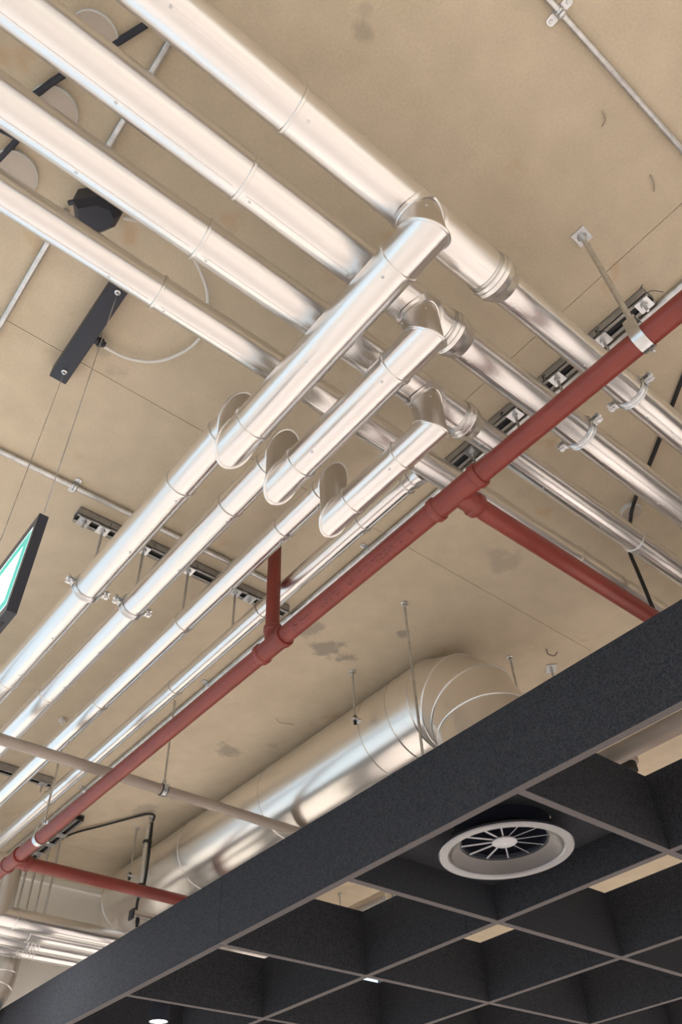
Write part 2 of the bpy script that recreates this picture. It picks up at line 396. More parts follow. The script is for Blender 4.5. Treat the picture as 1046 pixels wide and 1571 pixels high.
# the crossing rack: each run drops off its own diagonal pipe, dips under the others and climbs back
BR = [dict(x=.768, zl=1.915, rl=.0600, r=.0555, yr=1.345, ax=.500, ra=.0615, ye=5.685, lc=[.597, 1.255], uc=[1.434, 1.70, 3.14, 4.3], lbl='silver insulated pipe with two bends hung under the rack, longest crossing dip, farthest left run'),
      dict(x=.962, zl=1.885, rl=.0535, r=.0495, yr=1.370, ax=.706, ra=.0620, ye=5.51, lc=[.828, 1.270], uc=[1.452, 1.685, 3.147, 4.3], lbl='silver insulated pipe with two bends, middle one of the three crossing dips'),
      dict(x=1.180, zl=1.859, rl=.0480, r=.0425, yr=1.372, ax=.911, ra=.0570, ye=5.335, lc=[1.045, 1.278], uc=[1.438, 1.663, 2.35, 3.07, 4.3], lbl='silver insulated pipe with two bends, shortest crossing dip, nearest the red pipe')]
for k, b in enumerate(BR):
    x, zl, rl, r, yr, ya = b['x'], b['zl'], b['rl'], b['r'], b['yr'], b['ax']
    t = thing('insulated_pipe', b['lbl'], 'pipe', (x, 2.0, zl-rl), PG)
    dn, md, up = -Z, Y, Z
    c0, c1, c2 = Vector((x, ya, zl)), Vector((x, yr, zl)), Vector((x, yr, ZU))
    m0, m1, m2 = (dn+md).normalized(), (md+up).normalized(), (up+md).normalized()
    st = MB().tube([(x, ya, ZU-b['ra']*.55), c0], rl, 48, False, None, m0).build('stub', 'bare', t)
    fl_ = MB(); n = 56; ri = []; ro = []             # collar lying on the skin of the main pipe
    for i in range(n):
        a = 2*math.pi*i/n
        for lst, rr, lift in ((ri, rl, .003), (ro, rl+.013, .0035)):
            dy = rr*math.sin(a); dyc = max(-b['ra']*.985, min(b['ra']*.985, dy))
            lst.append(Vector((x+rr*math.cos(a), ya+dyc*(1+lift/b['ra']), ZU-(b['ra']+lift)*math.sqrt(max(0, 1-(dyc/b['ra'])**2)))))
    fl_.skin([ri, ro]); fl_.bead(ri, .0035); f_ = fl_.build('collar', 'bandmetal', t)
    s = MB(); rivet(s, (x, ya, ZU-b['ra']-.012), Z, rl, 0.9); rivet(s, (x, ya, ZU-b['ra']-.02), Z, rl, 2.6); rivet(s, (x, ya, ZU-b['ra']-.012), Z, rl, 4.1); s.build('rivet', 'galv', st)['kind'] = 'stuff'
    L = yr-ya
    straight(t, c0, c1, rl, [c-ya for c in b['lc']], m0, m1, ends=False)
    MB().tube([c1, c2], rl-.0005, 48, False, m1, m2).build('riser', 'bare', t)
    # upper bend: eases from the riser size into the run
    straight(t, c2, (x, b['ye']-.052, ZU), r if k else r, [c-yr for c in b['uc']], m2, None, seam_tilt=(-16, -20, -24)[k], ends=False)
    for (p, d1, d2, rr) in ((c0, dn, md, rl), (c1, md, up, rl), (c2, up, md, rl-.001)):
        m = MB(); m.mitre_bead(p, d1, d2, rr+.001, .0045); m.build('mitre_seam', 'bandmetal', t)
# fourth run leaves its pipe at the same level
t = thing('insulated_pipe', 'thin silver insulated pipe leaving the rack level, closest beside the red main', 'pipe', (1.434, 3, Z4-.04), PG)
straight(t, (1.434, 1.151+.046, Z4), (1.434, 5.105, Z4), .0375, [.035, .31, .96, 1.66, 3.0], seam_tilt=-24)
m = MB(); m.ring((1.434, 1.151+.05, Z4), Y, [(-.012, .037), (-.012, .047), (.004, .044), (.02, .039), (.02, .037)], 40); m.build('collar', 'bandmetal', t)
m = MB(); band(m, (1.434, 1.265, Z4), Y, .0375, .008, .005); m.build('band', 'bandmetal', t)

# far lower runs
PYS = [5.16, 5.335, 5.51, 5.685]; PXS = [1.645, 1.18, .962, .768]; ZP = 1.80; RP = .056
P_LBL = ['silver insulated pipe dropping and turning behind the red tee, topmost of the far bundle', 'silver insulated pipe of the far bundle, second from the top, with one band',
         'silver insulated pipe of the far bundle, third from the top, with wire rings', 'silver insulated pipe of the far bundle, lowest, above the ribbed duct']
for k in range(4):
    y, x = PYS[k], PXS[k]; r = RP-.004*k
    t = thing('insulated_pipe', P_LBL[k], 'pipe', (x, y, ZP-r), 'far bundle of silver pipes')
    top = Z4 if k == 0 else ZU
    c1, c2 = Vector((x, y, top)), Vector((x, y, ZP))
    mm = (-Z+X).normalized()
    if k == 0:
        m0 = (X-Z).normalized()
        MB().tube([(1.434-.05, y, top), c1], r, 40, True, None, m0).build('jacket', 'jacket', t)
        MB().tube([c1, c2], r, 40, False, m0, mm).build('jacket', 'bare', t)
        m = MB(); m.mitre_bead(c1, X, -Z, r, .003); m.build('mitre_seam', 'bandmetal', t)
    else:
        MB().tube([(x, y, top+.06), c2], r, 40, True, None, mm).build('jacket', 'jacket', t)
    straight(t, c2, (3.55, y, ZP), r, [[.09], [.72], [1.0], [1.2]][k], mm, None, seam_tilt=-18, ends=False)
    m = MB(); m.mitre_bead(c2, -Z, X, r, .003); m.build('mitre_seam', 'bandmetal', t)
    if k >= 2:
        for q in range(4):
            w = MB(); w.bead(w.ringpts(((1.96, 2.0)[k-2]+.025*q, y, ZP), X, r+.002, 36), .0025); w.build('strap_ring', 'bandmetal', t)

# ------------------------------------------------------------------ struts, rods, clamps
def strut(name, label, p, q, ends=True):
    """open channel on the slab along p-q (slot facing down)"""
    p = Vector(p); q = Vector(q); d = (q-p).normalized(); L = (q-p).length; c = (p+q)/2
    rot = Matrix((d, Z.cross(d), Z)).transposed(); w, h, th = .060, .042, .003
    t = thing(name, label, 'strut', (c.x, c.y, H-h), 'slotted steel struts on the ceiling')
    m = MB(); n_ = Z.cross(d)
    m.box(c+Z*(H-th/2), (L, w, th), rot)
    for s in (-1, 1):
        m.box(c+Z*(H-h/2)+n_*s*(w/2-th/2), (L, th, h), rot)
        m.box(c+Z*(H-h+th/2)+n_*s*(w/2-.008), (L, .016, th), rot)
    m.build('channel', 'strut', t)
    MB().box(c+Z*(H-h+.012), (L-.004, w-.008, .004), rot).build('slot_dark_strip', 'slot', t)  # added black strip; the dark inside of the channel is put in as colour
    return t
def hexn(mb, c, r, h): mb.lathe(c, -Z, [(0, r), (h, r)], 6)
def rod_hanger(label, x, y, zb, zt=H-.042, plate=.05, rr=.0055, rot=0.0, group='threaded hanger rods'):
    t = thing('threaded_rod', label, 'rod', (x, y, zb), group)
    MB().tube([(x, y, zt), (x, y, zb)], rr, 10).build('rod', 'galv', t)
    if plate:
        MB().box((x, y, zt-.003), (plate, plate, .006), Matrix.Rotation(rot, 3, 'Z')).build('washer_plate', 'zinc', t)
        m = MB(); hexn(m, (x, y, zt-.006), .012, .010); m.build('nut', 'galv', t)
    return t
s1 = strut('strut_rail', 'slotted steel strut on the ceiling behind the red pipe, with black pen marks', (1.700, .298, 0), (1.700, 1.26, 0))
s2 = strut('strut_rail', 'slotted steel strut on the ceiling above the left pipe run', (.645, 2.388, 0), (1.72, 2.388, 0))
s3 = strut('strut_rail', 'slotted steel strut at the left edge, above the brown pipe end', (.62, 4.57, 0), (1.56, 4.57, 0))
s4 = strut('strut_rail', 'slotted steel strut in the far left corner, carrying four long rods', (1.905, 4.90, 0), (1.905, 5.74, 0))
# marker strokes on the strut side
for (yy, strokes) in ((.50, [((0, .030), (0, .006)), ((0, .018), (.016, .030)), ((0, .018), (.014, .004))]),
                      (.742, [((0, .030), (0, .006)), ((0, .030), (.012, .026)), ((.012, .026), (0, .018)), ((0, .018), (.014, .005))]),
                      (.95, [((0, .018), (.012, .018)), ((.012, .018), (.006, .028)), ((.006, .028), (-.002, .016)), ((-.002, .016), (.008, .006))])):
    m = MB()
    for a, b in strokes:
        m.tube([(1.6695, yy-a[0], H-.042+a[1]), (1.6695, yy-b[0], H-.042+b[1])], .0017, 5)
    m.build('marker_scrawl', 'ink', s1)
for xx in (.786, .995, 1.21):
    MB().tube([(xx, 2.3575, H-.036), (xx+.001, 2.3575, H-.016)], .0014, 5).build('marker_scrawl', 'ink', s2)
m = MB(); m.tube(bend([(1.69, .305, H-.02), (1.70, .285, H-.012), (1.73, .262, H-.02)], 5), .0012, 5)
m.tube(bend([(1.69, .31, H-.01), (1.665, .30, H-.004), (1.66, .29, H-.01)], 5), .0012, 5); m.build('tie_wire', 'ink', s1)

for k, (y, r) in enumerate(((.500, .0495), (.706, .0535), (.911, .046), (1.136, .05))):
    rod_hanger(['threaded rod down to the farthest right diagonal pipe, plate at the strut', 'threaded rod above the second diagonal pipe, by the pen letter on the strut',
                'threaded rod above the third diagonal pipe, beside the red pipe', 'threaded rod in the gap just left of the red tee'][k], 1.700, y, (ZU if k < 3 else Z4)+r-.004)
rod_hanger('stub rod with plate and nut at the bare right end of the strut', 1.700, .328, H-.085)
for k, (x, r) in enumerate(((.768, .0555), (.962, .0495), (1.185, .0425), (1.434, .0375))):
    rod_hanger(['threaded rod in front of the farthest left pipe run, second plate of the left strut', 'threaded rod between the first and second pipe runs at left',
                'threaded rod between the second and third pipe runs at left', 'threaded rod half hidden beside the red riser'][k], x, 2.388, (ZU if k < 3 else Z4)+r-.004)
rod_hanger('stub rod with plate at the free left end of the strut', .682, 2.388, H-.085)
rod_hanger('spare washer plate and rod behind the red riser', 1.512, 2.388, H-.07)
for k, x in enumerate((.768, .962, 1.18, 1.50)):
    rod_hanger(['threaded rod on the left edge strut, out at its far end', 'threaded rod at the left edge over the second pipe run', 'threaded rod left of the brown pipe, between silver runs', 'threaded rod plate behind the hanging rod of the red pipe'][k],
               x, 4.57, (ZU+.04) if k < 3 else H-.1)
for k in range(4):
    rod_hanger(['long rod of the far corner strut, rightmost of four', 'long rod of the far corner strut, second from the right', 'long rod of the far corner strut, third from the right', 'long rod of the far corner strut, hidden lowest by the red tee'][k],
               1.905, PYS[k], ZP+RP-.001-.004*k, rr=.0075, plate=.06)

def clamp(label, c, d, r, group='two-piece pipe clamps'):
    c = Vector(c); d = Vector(d); side = Z.cross(d).normalized()
    t = thing('pipe_clamp', label, 'clamp', c-Z*(r+.01), group)
    def half(zs):
        m = MB(); n = 22; prof = [(-.015, .0005), (-.015, .0025), (-.011, .0065), (-.006, .0025), (0, .0055), (.006, .0025), (.011, .0065), (.015, .0025), (.015, .0005)]
        rings = []
        for i in range(n+1):
            a = math.radians(4)+math.radians(172)*i/n
            o_ = side*math.cos(a)+Z*zs*math.sin(a)
            rings.append([c+d*u+o_*(r+h) for u, h in prof])
        m.skin(rings, True, True)
        for s in (-1, 1):
            m.box(c+side*s*(r+.022)+Z*zs*.009, (.026, .024, .0035), Matrix((side, d, Z)).transposed(), .0015)
            m.box(c+side*s*(r+.0075)+Z*zs*.0085, (.005, .024, .0095), Matrix((side, d, Z)).transposed())
        return m.build('clamp_half', 'zinc', t)
    half(1); half(-1)
    for s in (-1, 1):
        m = MB(); q = c+side*s*(r+.024)
        m.lathe(q+Z*.020, -Z, [(0, .0075), (.006, .0075), (.006, .004), (.030, .004), (.030, .0085), (.036, .0085)], 10); m.build('bolt', 'galv', t)
    m = MB(); m.lathe(c+Z*(r+.004), Z, [(0, .013), (.012, .011), (.03, .010)], 6); m.build('boss', 'galv', t)
clamp('zinc pipe clamp on the farthest right diagonal pipe, below the red pipe', (1.700, .500, ZU), X, .0498)
clamp('zinc pipe clamp on the second diagonal pipe, below the red pipe', (1.700, .706, ZU), X, .0538)
clamp('zinc pipe clamp on the farthest left pipe run, right of the exit sign', (.768, 2.388, ZU), Y, .0558)
clamp('zinc pipe clamp on the second pipe run from the left', (.962, 2.388, ZU), Y, .0498)

# ------------------------------------------------------------------ red sprinkler pipes
XR, ZR, RR = 1.365, 1.778, .0332
t = thing('sprinkler_pipe', 'long red main pipe running from lower left to upper right', 'pipe', (XR, 1, ZR-RR), 'red sprinkler pipes')
red_main = t
MB().tube([(XR, Y0+.05, ZR), (XR, 5.12, ZR)], RR, 32).build('pipe_body', 'red', t)
def tee(cy, ends, bdir, blen, brad=RR):
    m = MB(); a, b = ends; rs = RR+.0085
    m.lathe((XR, a, ZR), Y, [(0, RR), (0, rs-.002), (.003, rs), (.022, rs), (.026, rs-.005), (b-a-.026, rs-.005), (b-a-.022, rs), (b-a-.003, rs), (b-a, rs-.002), (b-a, RR)], 36)
    bd = Vector(bdir)
    m.lathe((XR, cy, ZR), bd, [(.01, brad+.003), (blen-.028, brad+.003), (blen-.022, brad+.008), (blen-.003, brad+.008), (blen, brad+.006), (blen, brad-.001)], 36)
    return m.build('tee_fitting', 'red', red_main)
tee(1.004, (.900, 1.105), X, .095); tee(1.975, (1.895, 2.055), Z, .085, .029); tee(4.307, (4.22, 4.40), X, .085)
m = MB(); rnd = random.Random(3)
yy = 1.20
da = down_angle(Y); PR = 1.0
if math.cos(da+.3)*frame(Y)[1].x+math.sin(da+.3)*frame(Y)[2].x > 0: PR = -1.0
while yy < 1.92:
    for row in (0, 1):
        if rnd.random() < .78:
            for q in range(rnd.randint(2, 4)):
                a0 = da+PR*math.radians(26+row*22+rnd.choice((-5, 0, 5))); dd, u, v = frame(Y)
                off = math.cos(a0)*u+math.sin(a0)*v; tn = dd.cross(off)
                m.box(Vector((XR, yy+rnd.uniform(-.006, .006), ZR))+off*RR, (rnd.choice((.002, .007)), rnd.choice((.0015, .0045)), .0008), Matrix((dd, tn, off)).transposed())
    yy += .016 if rnd.random() < .85 else .05
o = m.build('printed_marks', 'print', red_main); o['kind'] = 'stuff'
def branch(lbl, a, b, r):
    t = thing('sprinkler_pipe', lbl, 'pipe', ((Vector(a)+Vector(b))/2).to_tuple(), 'red sprinkler pipes')
    MB().tube([a, b], r, 32).build('pipe_body', 'red', t); return t
branch('red branch pipe leaving the main to the right, into the dark beam', (XR+.08, 1.004, ZR), (X1-.02, 1.004, ZR), .0318)
branch('red branch pipe at lower left, ending behind the dark beam', (XR+.07, 4.307, ZR), (3.2, 4.307, ZR), .0318)
branch('short red riser pipe standing up from the main to the ceiling', (XR-.004, 1.975, ZR+.07), (XR-.004, 1.975, H-.005), .0275)

def loop_hanger(label, y, top, r, plate, rodr):
    t = thing('loop_hanger', label, 'hanger', (XR, y, ZR-r-.004), 'strap hangers of the red main')
    pts = []; hgt = .088
    for a in range(-205, 26, 15):
        aa = math.radians(a); pts.append((XR+(r+.003)*math.cos(aa), y, ZR+(r+.003)*math.sin(aa)))
    P = [(XR-.016, y, ZR+hgt), (XR-.030, y, ZR+hgt-.022)]+pts+[(XR+.030, y, ZR+hgt-.022), (XR+.016, y, ZR+hgt)]
    MB().strip(P, .034, .0028, Y).build('strap', 'zinc', t)
    MB().box((XR, y, ZR+hgt), (.036, .034, .0035)).build('strap_bridge', 'zinc', t)
    m = MB(); hexn(m, (XR, y, ZR+hgt+.013), .011, .011); hexn(m, (XR, y, ZR+hgt-.003), .011, .010); m.build('nut', 'galv', t)
    m = MB(); m.lathe((XR+r+.005, y, ZR-.01), X, [(0, .006), (.010, .006)], 8); m.build('bolt', 'galv', t)
    MB().tube([(XR, y, ZR+hgt-.012), (XR, y, H-(.006 if plate else 0))], rodr, 12).build('rod', 'galv' if not plate else 'zinc', t)
    if plate:
        MB().box((XR, y, H-.003), (.056, .048, .006), Matrix.Rotation(.05, 3, 'Z')).build('ceiling_plate', 'zinc', t)
        m = MB(); m.lathe((XR, y, H-.006), -Z, [(0, .016), (.006, .014), (.012, .010)], 16); m.build('nut', 'galv', t)
loop_hanger('strap hanger with thick rod and square ceiling plate at upper right', .312, H, RR, True, .0085)
loop_hanger('strap hanger on a thin rod at lower left of the red main', 3.985, H, RR, False, .0055)

# ------------------------------------------------------------------ conduits
def conduit(label, p, q, r=.0105, clips=(), spacer=True):
    p = Vector(p); q = Vector(q); d = (q-p).normalized(); side = Z.cross(d)
    t = thing('conduit', label, 'conduit', ((p+q)/2).to_tuple(), 'galvanised conduits on the ceiling')
    MB().tube([p, q], r, 16).build('tube', 'galv', t)
    for c in clips:
        base = p+d*c
        m = MB(); n = 12; rings = []
        for i in range(n+1):
            a = math.pi*i/n; o_ = side*math.cos(a)-Z*math.sin(a)
            rings.append([base+d*u+o_*(r+h) for u, h in ((-.011, .0002), (-.011, .0025), (-.0065, .0055), (-.002, .0025), (.002, .0025), (.0065, .0055), (.011, .0025), (.011, .0002))])
        m.skin(rings, True, True)
        s_ = m.build('saddle', 'zinc', t)
        for s in (-1, 1):
            e = MB(); cc = Vector((base.x, base.y, 0))+side*s*(r+.012)
            pts = []
            for i in range(9):
                a = -math.pi/2+math.pi*i/8
                pts.append(cc+side*s*(.010+.009*math.cos(a))+d*(.0125*math.sin(a)))
            pts += [cc-side*s*.012+d*.0125, cc-side*s*.012-d*.0125]
            e.prism([(v.x, v.y) for v in pts], H-.006, H-.0005); tb = e.build('saddle_tab', 'zinc', t)
            w = MB(); w.lathe((cc.x+side.x*s*.008, cc.y+side.y*s*.008, H-.006), -Z, [(0, .006), (.003, .005), (.0035, .002)], 10); w.build('screw', 'galv', tb)
    return t
ZC = H-.0145
conduit('pale conduit with a two-eared saddle at the upper right corner', (X0+.1, -.047, ZC), (X1-.1, -.047, ZC), .0095, [.822-X0-.1])
conduit('conduit seen in the gaps between the diagonal pipes at upper left', (.057, .02, ZC), (.057, 1.09, ZC), .0105)
conduit('short conduit glowing white at the far left edge', (.047, 1.24, ZC), (.047, 2.2, ZC), .0105)
conduit('conduit crossing above the exit sign wires at left, with one saddle', (X0+.1, 2.262, ZC), (1.62, 2.262, ZC), .0115, [.572-X0-.1])
conduit('thin conduit tucked just behind the red main', (1.764, .02, ZC), (1.764, 5.9, ZC), .0135, [1.81, 3.11, 4.53])

# ------------------------------------------------------------------ brown-grey drain pipe
YG, ZG, RG = 3.384, 1.888, .0255
tag(MB().tube([(X0+.05, YG, ZG), (3.3, YG, ZG)], RG, 24).build('drain_pipe', 'pvc'), 'brown grey plastic pipe crossing at lower left into the beam', 'pipe')
t = thing('ring_hanger', 'rubber-lined ring hanger on a rod around the brown pipe', 'hanger', (1.708, YG, ZG-RG-.004))
m = MB(); m.ring((1.708, YG, ZG), X, [(-.016, RG+.0003), (-.016, RG+.004), (.016, RG+.004), (.016, RG+.0003)], 28); m.build('rubber_lining', 'rubber', t)
m = MB(); m.ring((1.708, YG, ZG), X, [(-.011, RG+.0035), (-.011, RG+.0062), (.011, RG+.0062), (.011, RG+.0035)], 28); m.build('ring', 'zinc', t)
for s in (-1, 1):
    MB().box((1.708, YG+s*(RG+.014), ZG+.004), (.02, .018, .012), None, .002).build('ear', 'zinc', t)
    m = MB(); m.lathe((1.708, YG+s*(RG+.016), ZG-.012), Z, [(0, .006), (.006, .006), (.006, .003), (.03, .003)], 8); m.build('screw', 'galv', t)
MB().tube([(1.708, YG, ZG+RG+.004), (1.708, YG, H)], .0055, 10).build('rod', 'galv', t)
m = MB(); hexn(m, (1.708, YG, ZG+RG+.024), .010, .018); m.build('nut', 'galv', t)

# ------------------------------------------------------------------ big round duct
XD, ZD, RD, RB = 2.61, 2.148, .23, .32
t = thing('air_duct', 'large round silver air duct with segmented bends, behind the dark beam', 'duct', (XD, 3.8, ZD-RD))
ya, yb = 2.35, 5.31
segs = [yb, 4.42, 3.55, 2.66, 2.45, ya]
for a, b in zip(segs, segs[1:]):
    MB().tube([(XD, a-.0006, ZD), (XD, b+.0006, ZD)], RD, 64, False).build('duct_section', 'ductmetal', t)
for c in segs[1:-1]:
    m = MB(); m.bead(m.ringpts((XD, c, ZD), Y, RD+.0015, 64), .0028); m.build('joint_bead', 'bandmetal', t)
def elbow(p, d1, d2):
    """segmented bend from direction d1 into d2: five gores, four welted seams"""
    st = math.radians(22.5); ks = [p]
    for i in range(4):
        a0, a1 = st*i, st*(i+1)
        q = p + d1*RB*math.sin(a0) + d2*RB*(1-math.cos(a0)); tg = d1*math.cos(a0)+d2*math.sin(a0)
        ks.append(q + tg*RB*math.tan(st/2))
    ks.append(p + d1*RB + d2*RB)
    dirs = [(ks[i+1]-ks[i]).normalized() for i in range(5)]
    for i in range(5):
        n0 = None if i == 0 else (dirs[i-1]+dirs[i]).normalized(); n1 = None if i == 4 else (dirs[i]+dirs[i+1]).normalized()
        MB().tube([ks[i], ks[i+1]], RD, 64, False, n0, n1).build('elbow_segment', 'ductmetal', t)
        if i:
            m = MB(); m.mitre_bead(ks[i], dirs[i-1], dirs[i], RD+.001, .0042, 64); m.build('segment_seam', 'bandmetal', t)
    return ks[-1]
e1 = elbow(Vector((XD, ya, ZD)), -Y, -Z); e2 = elbow(Vector((XD, yb, ZD)), Y, X)
MB().tube([e1, (e1.x, e1.y, 1.64)], RD, 64, True).build('duct_section', 'ductmetal', t)
MB().tube([e2, (4.25, e2.y, ZD)], RD, 64, True).build('duct_section', 'ductmetal', t)
m = MB(); m.bead(m.ringpts((e2.x+.02, e2.y, ZD), X, RD+.0015, 64), .003); m.build('joint_bead', 'bandmetal', t)

ZT_ = 1.371*1.107
def drop_rod(label, x, y, zb, nut=True, rose=True, rr=.0062, group='plain suspension rods'):
    t = thing('suspension_rod', label, 'rod', (x, y, zb), group)
    MB().tube([(x, y, H), (x, y, zb)], rr, 10).build('rod', 'galv', t)
    if rose:
        m = MB(); m.lathe((x, y, H), -Z, [(0, .018), (.004, .018), (.006, .011), (.02, .010)], 12); m.build('anchor', 'galv', t)
    if nut:
        MB().box((x+.006, y, zb+.012), (.05, .03, .012), None, .002).build('bracket', 'zinc', t)
        m = MB(); hexn(m, (x, y, zb+.03), .011, .012); hexn(m, (x, y, zb+.004), .009, .018); m.build('nut', 'rubber', t)
drop_rod('short rod ending in a nut bracket against the big duct', 2.312, 2.60, 2.10)
drop_rod('long slim rod running down in front of the duct bend', 2.151, 2.017, ZT_, nut=False)
drop_rod('slim rod with a small bracket near the grey drop tube', 2.30, 4.868, 2.07)
drop_rod('rod hanging right of the duct bend, by the beam', 2.896, 2.012, ZT_, nut=False)
drop_rod('rod with a pale square plate at the beam edge, right of the duct bend', 3.150, 1.948, ZT_, nut=False, rose=False)
MB().box((3.150, 1.948, H-.003), (.075, .055, .006), Matrix.Rotation(.8, 3, 'Z')).build('ceiling_plate', 'zinc', bpy.data.objects['suspension_rod.004'])
t = thing('ceiling_hook', 'small rusty hook in the ceiling above the pale plate', 'hook', (3.014, 1.833, H-.05))
m = MB(); m.tube(bend([(3.0, 1.85, H), (3.0, 1.85, H-.03), (3.02, 1.83, H-.045), (3.04, 1.82, H-.02)], 6), .004, 8); m.build('wire', 'pvc', t)

# grey drop tube with the black cable and its bracket
t = thing('drop_tube', 'grey drop tube with a black cable taped along it, at lower left', 'tube', (2.262, 4.61, 1.86))
MB().tube([(2.256, 4.606, 2.31), (2.256, 4.606, 1.86)], .0155, 16).build('tube', 'zinc', t)
MB().tube(bend([(2.275, 4.600, 2.33), (2.279, 4.594, 2.1), (2.276, 4.596, 1.93), (2.262, 4.622, 1.855), (2.275, 4.65, 1.80)], 6), .0085, 10).build('cable', 'rubber', t)
m = MB()
for zz in (1.93, 2.2): m.ring((2.262, 4.604, zz), Z, [(-.006, .026), (-.006, .029), (.006, .029), (.006, .026)], 16)
m.build('tie', 'rubber', t)['kind'] = 'stuff'
drop_rod('thin rod above the end of the grey drop tube', 2.296, 4.67, 2.28, nut=False)
t = thing('mounting_bracket', 'small grey bracket under the drop tube, at the beam', 'bracket', (2.36, 4.66, 1.72))
MB().box((2.40, 4.665, 1.785), (.30, .05, .035), None, .004).build('channel', 'bare', t)
MB().box((2.255, 4.665, 1.78), (.012, .06, .06), None, .003).build('end_cap', 'black', t)
m = MB(); m.lathe((2.30, 4.665, 1.768), -Z, [(0, .012), (.03, .012), (.03, .008), (.05, .008)], 12); m.build('knob', 'rubber', t)
tag(MB().tube(bend([(1.93, 5.30, 2.372), (1.98, 5.12, 2.378), (2.09, 4.92, 2.384), (2.19, 4.72, 2.386), (2.245, 4.62, 2.386), (2.275, 4.585, 2.37), (2.276, 4.598, 2.335)], 8), .007, 10).build('cable', 'rubber'),
    'black cable swagged along the ceiling to the grey drop tube', 'cable')

# ribbed duct at the lower left corner
t = thing('ribbed_duct', 'small ribbed silver duct at the bottom left corner', 'duct', (1.93, 5.86, 1.2))
pth = bend([(1.985, 5.865, 1.97), (1.985, 5.865, 1.8), (1.98, 5.86, 1.66), (1.94, 5.85, 1.55), (1.84, 5.84, 1.46), (1.66, 5.83, 1.42), (1.45, 5.83, 1.41)], 6)
m = MB(); m.tube(pth, .085, 32); m.build('tube', 'bare', t)
for i in range(2, len(pth)-1, 4):
    w = MB(); w.bead(w.ringpts(pth[i], (pth[i+1]-pth[i-1]), .086, 32), .005); w.build('rib', 'bandmetal', t)

# ------------------------------------------------------------------ exit sign and its bracket
t = thing('exit_sign', 'slim black hanging exit sign with lit green and white face', 'sign', (.296, 1.56, 1.017))
sx0, sx1, sy0, sy1, sz0, sz1 = .286, .308, 1.352, 1.775, 1.020, 1.300
MB().box(((sx0+sx1)/2, (sy0+sy1)/2, (sz0+sz1)/2), (sx1-sx0-.006, sy1-sy0-.004, sz1-sz0-.004)).build('body', 'black', t)
m = MB(); bz = .024
for (a, b, c, d) in ((sy0, sy1, sz1-bz, sz1), (sy0, sy1, sz0, sz0+bz), (sy0, sy0+bz*.6, sz0+bz, sz1-bz), (sy1-bz*.6, sy1, sz0+bz, sz1-bz)):
    m.box(((sx0+sx1)/2, (a+b)/2, (c+d)/2), (sx1-sx0, b-a, d-c))
m.build('bezel', 'black', t)
iy0, iy1, iz0, iz1 = sy0+bz*.6, sy1-bz*.6, sz0+bz, sz1-bz
MB().box((sx0+.003, (iy0+iy1)/2, (iz0+iz1)/2), (.003, iy1-iy0, iz1-iz0)).build('lit_panel', 'signwhite', t)
m = MB(); g0, g1 = .011, .036
for (a, b, c, d) in ((iy0+g0, iy1-g0, iz1-g1, iz1-g0), (iy0+g0, iy1-g0, iz0+g0, iz0+g1), (iy0+g0, iy0+g1, iz0+g1, iz1-g1), (iy1-g1, iy1-g0, iz0+g1, iz1-g1)):
    m.box((sx0+.0012, (a+b)/2, (c+d)/2), (.0014, b-a, d-c))
m.build('green_border', 'signgreen', t)
m = MB()
for q in (0, .05): m.box(((sx0+sx1)/2, sy0+.05+q, sz0-.0005), (.006, .018, .001))
m.build('slot', 'ink', t)
for yy_, lab in ((1.362, 0), (1.745, 1)):
    MB().tube([(.2925, yy_, H-.062), (.2965, yy_, sz1)], .0014, 6).build('wire', 'galv', t)
t = thing('sign_canopy', 'long black ceiling bracket holding the two sign wires', 'bracket', (.288, 1.56, H-.062))
MB().box((.289, 1.565, H-.031), (.062, .458, .062), None, .004).build('housing', 'black', t)
for yy_ in (1.362, 1.745):
    m = MB(); m.lathe((.2925, yy_, H-.062), -Z, [(0, .010), (.003, .010), (.006, .005), (.014, .004)], 14); m.build('wire_grip', 'zinc', t)
m = MB(); m.lathe((.320, 1.585, H-.03), X, [(0, .014), (.012, .014), (.014, .0175), (.026, .0175), (.028, .012), (.038, .010)], 12); m.build('cable_gland', 'black', t)
wc = [(.19, 1.145, 2.365), (.256, 1.118, 2.37), (.348, 1.099, 2.37), (.421, 1.123, 2.37), (.508, 1.183, 2.37), (.555, 1.245, 2.37), (.593, 1.33, 2.37), (.591, 1.419, 2.37), (.545, 1.515, 2.37), (.484, 1.566, 2.37), (.421, 1.588, 2.37), (.355, 1.590, 2.368)]
tag(MB().tube(bend(wc, 6), .0062, 10).build('cable', 'whitecable'), 'white cable looping over the ceiling from spotlight to sign bracket', 'cable')
t = thing('ceiling_spotlight', 'black faceted ceiling fixture between the two leftmost diagonal pipes', 'lamp', (.12, 1.15, 2.27))
oct_ = [(.045, 1.165), (.100, 1.105), (.150, 1.092), (.178, 1.115), (.180, 1.160), (.155, 1.205), (.085, 1.225)]
MB().prism(oct_, 2.315, 2.395).build('housing', 'black', t)
cxo, cyo = .125, 1.155
m = MB(); a_ = [Vector((p[0], p[1], 2.315)) for p in oct_]; b_ = [Vector((cxo+(p[0]-cxo)*.72, cyo+(p[1]-cyo)*.72, 2.282)) for p in oct_]
m.skin([a_, b_], False, True); m.build('cover', 'black', t, 10)
MB().box((.068, 1.172, 2.36), (.085, .014, .014), Matrix.Rotation(-.85, 3, 'Z'), .003).build('arm', 'black', t)

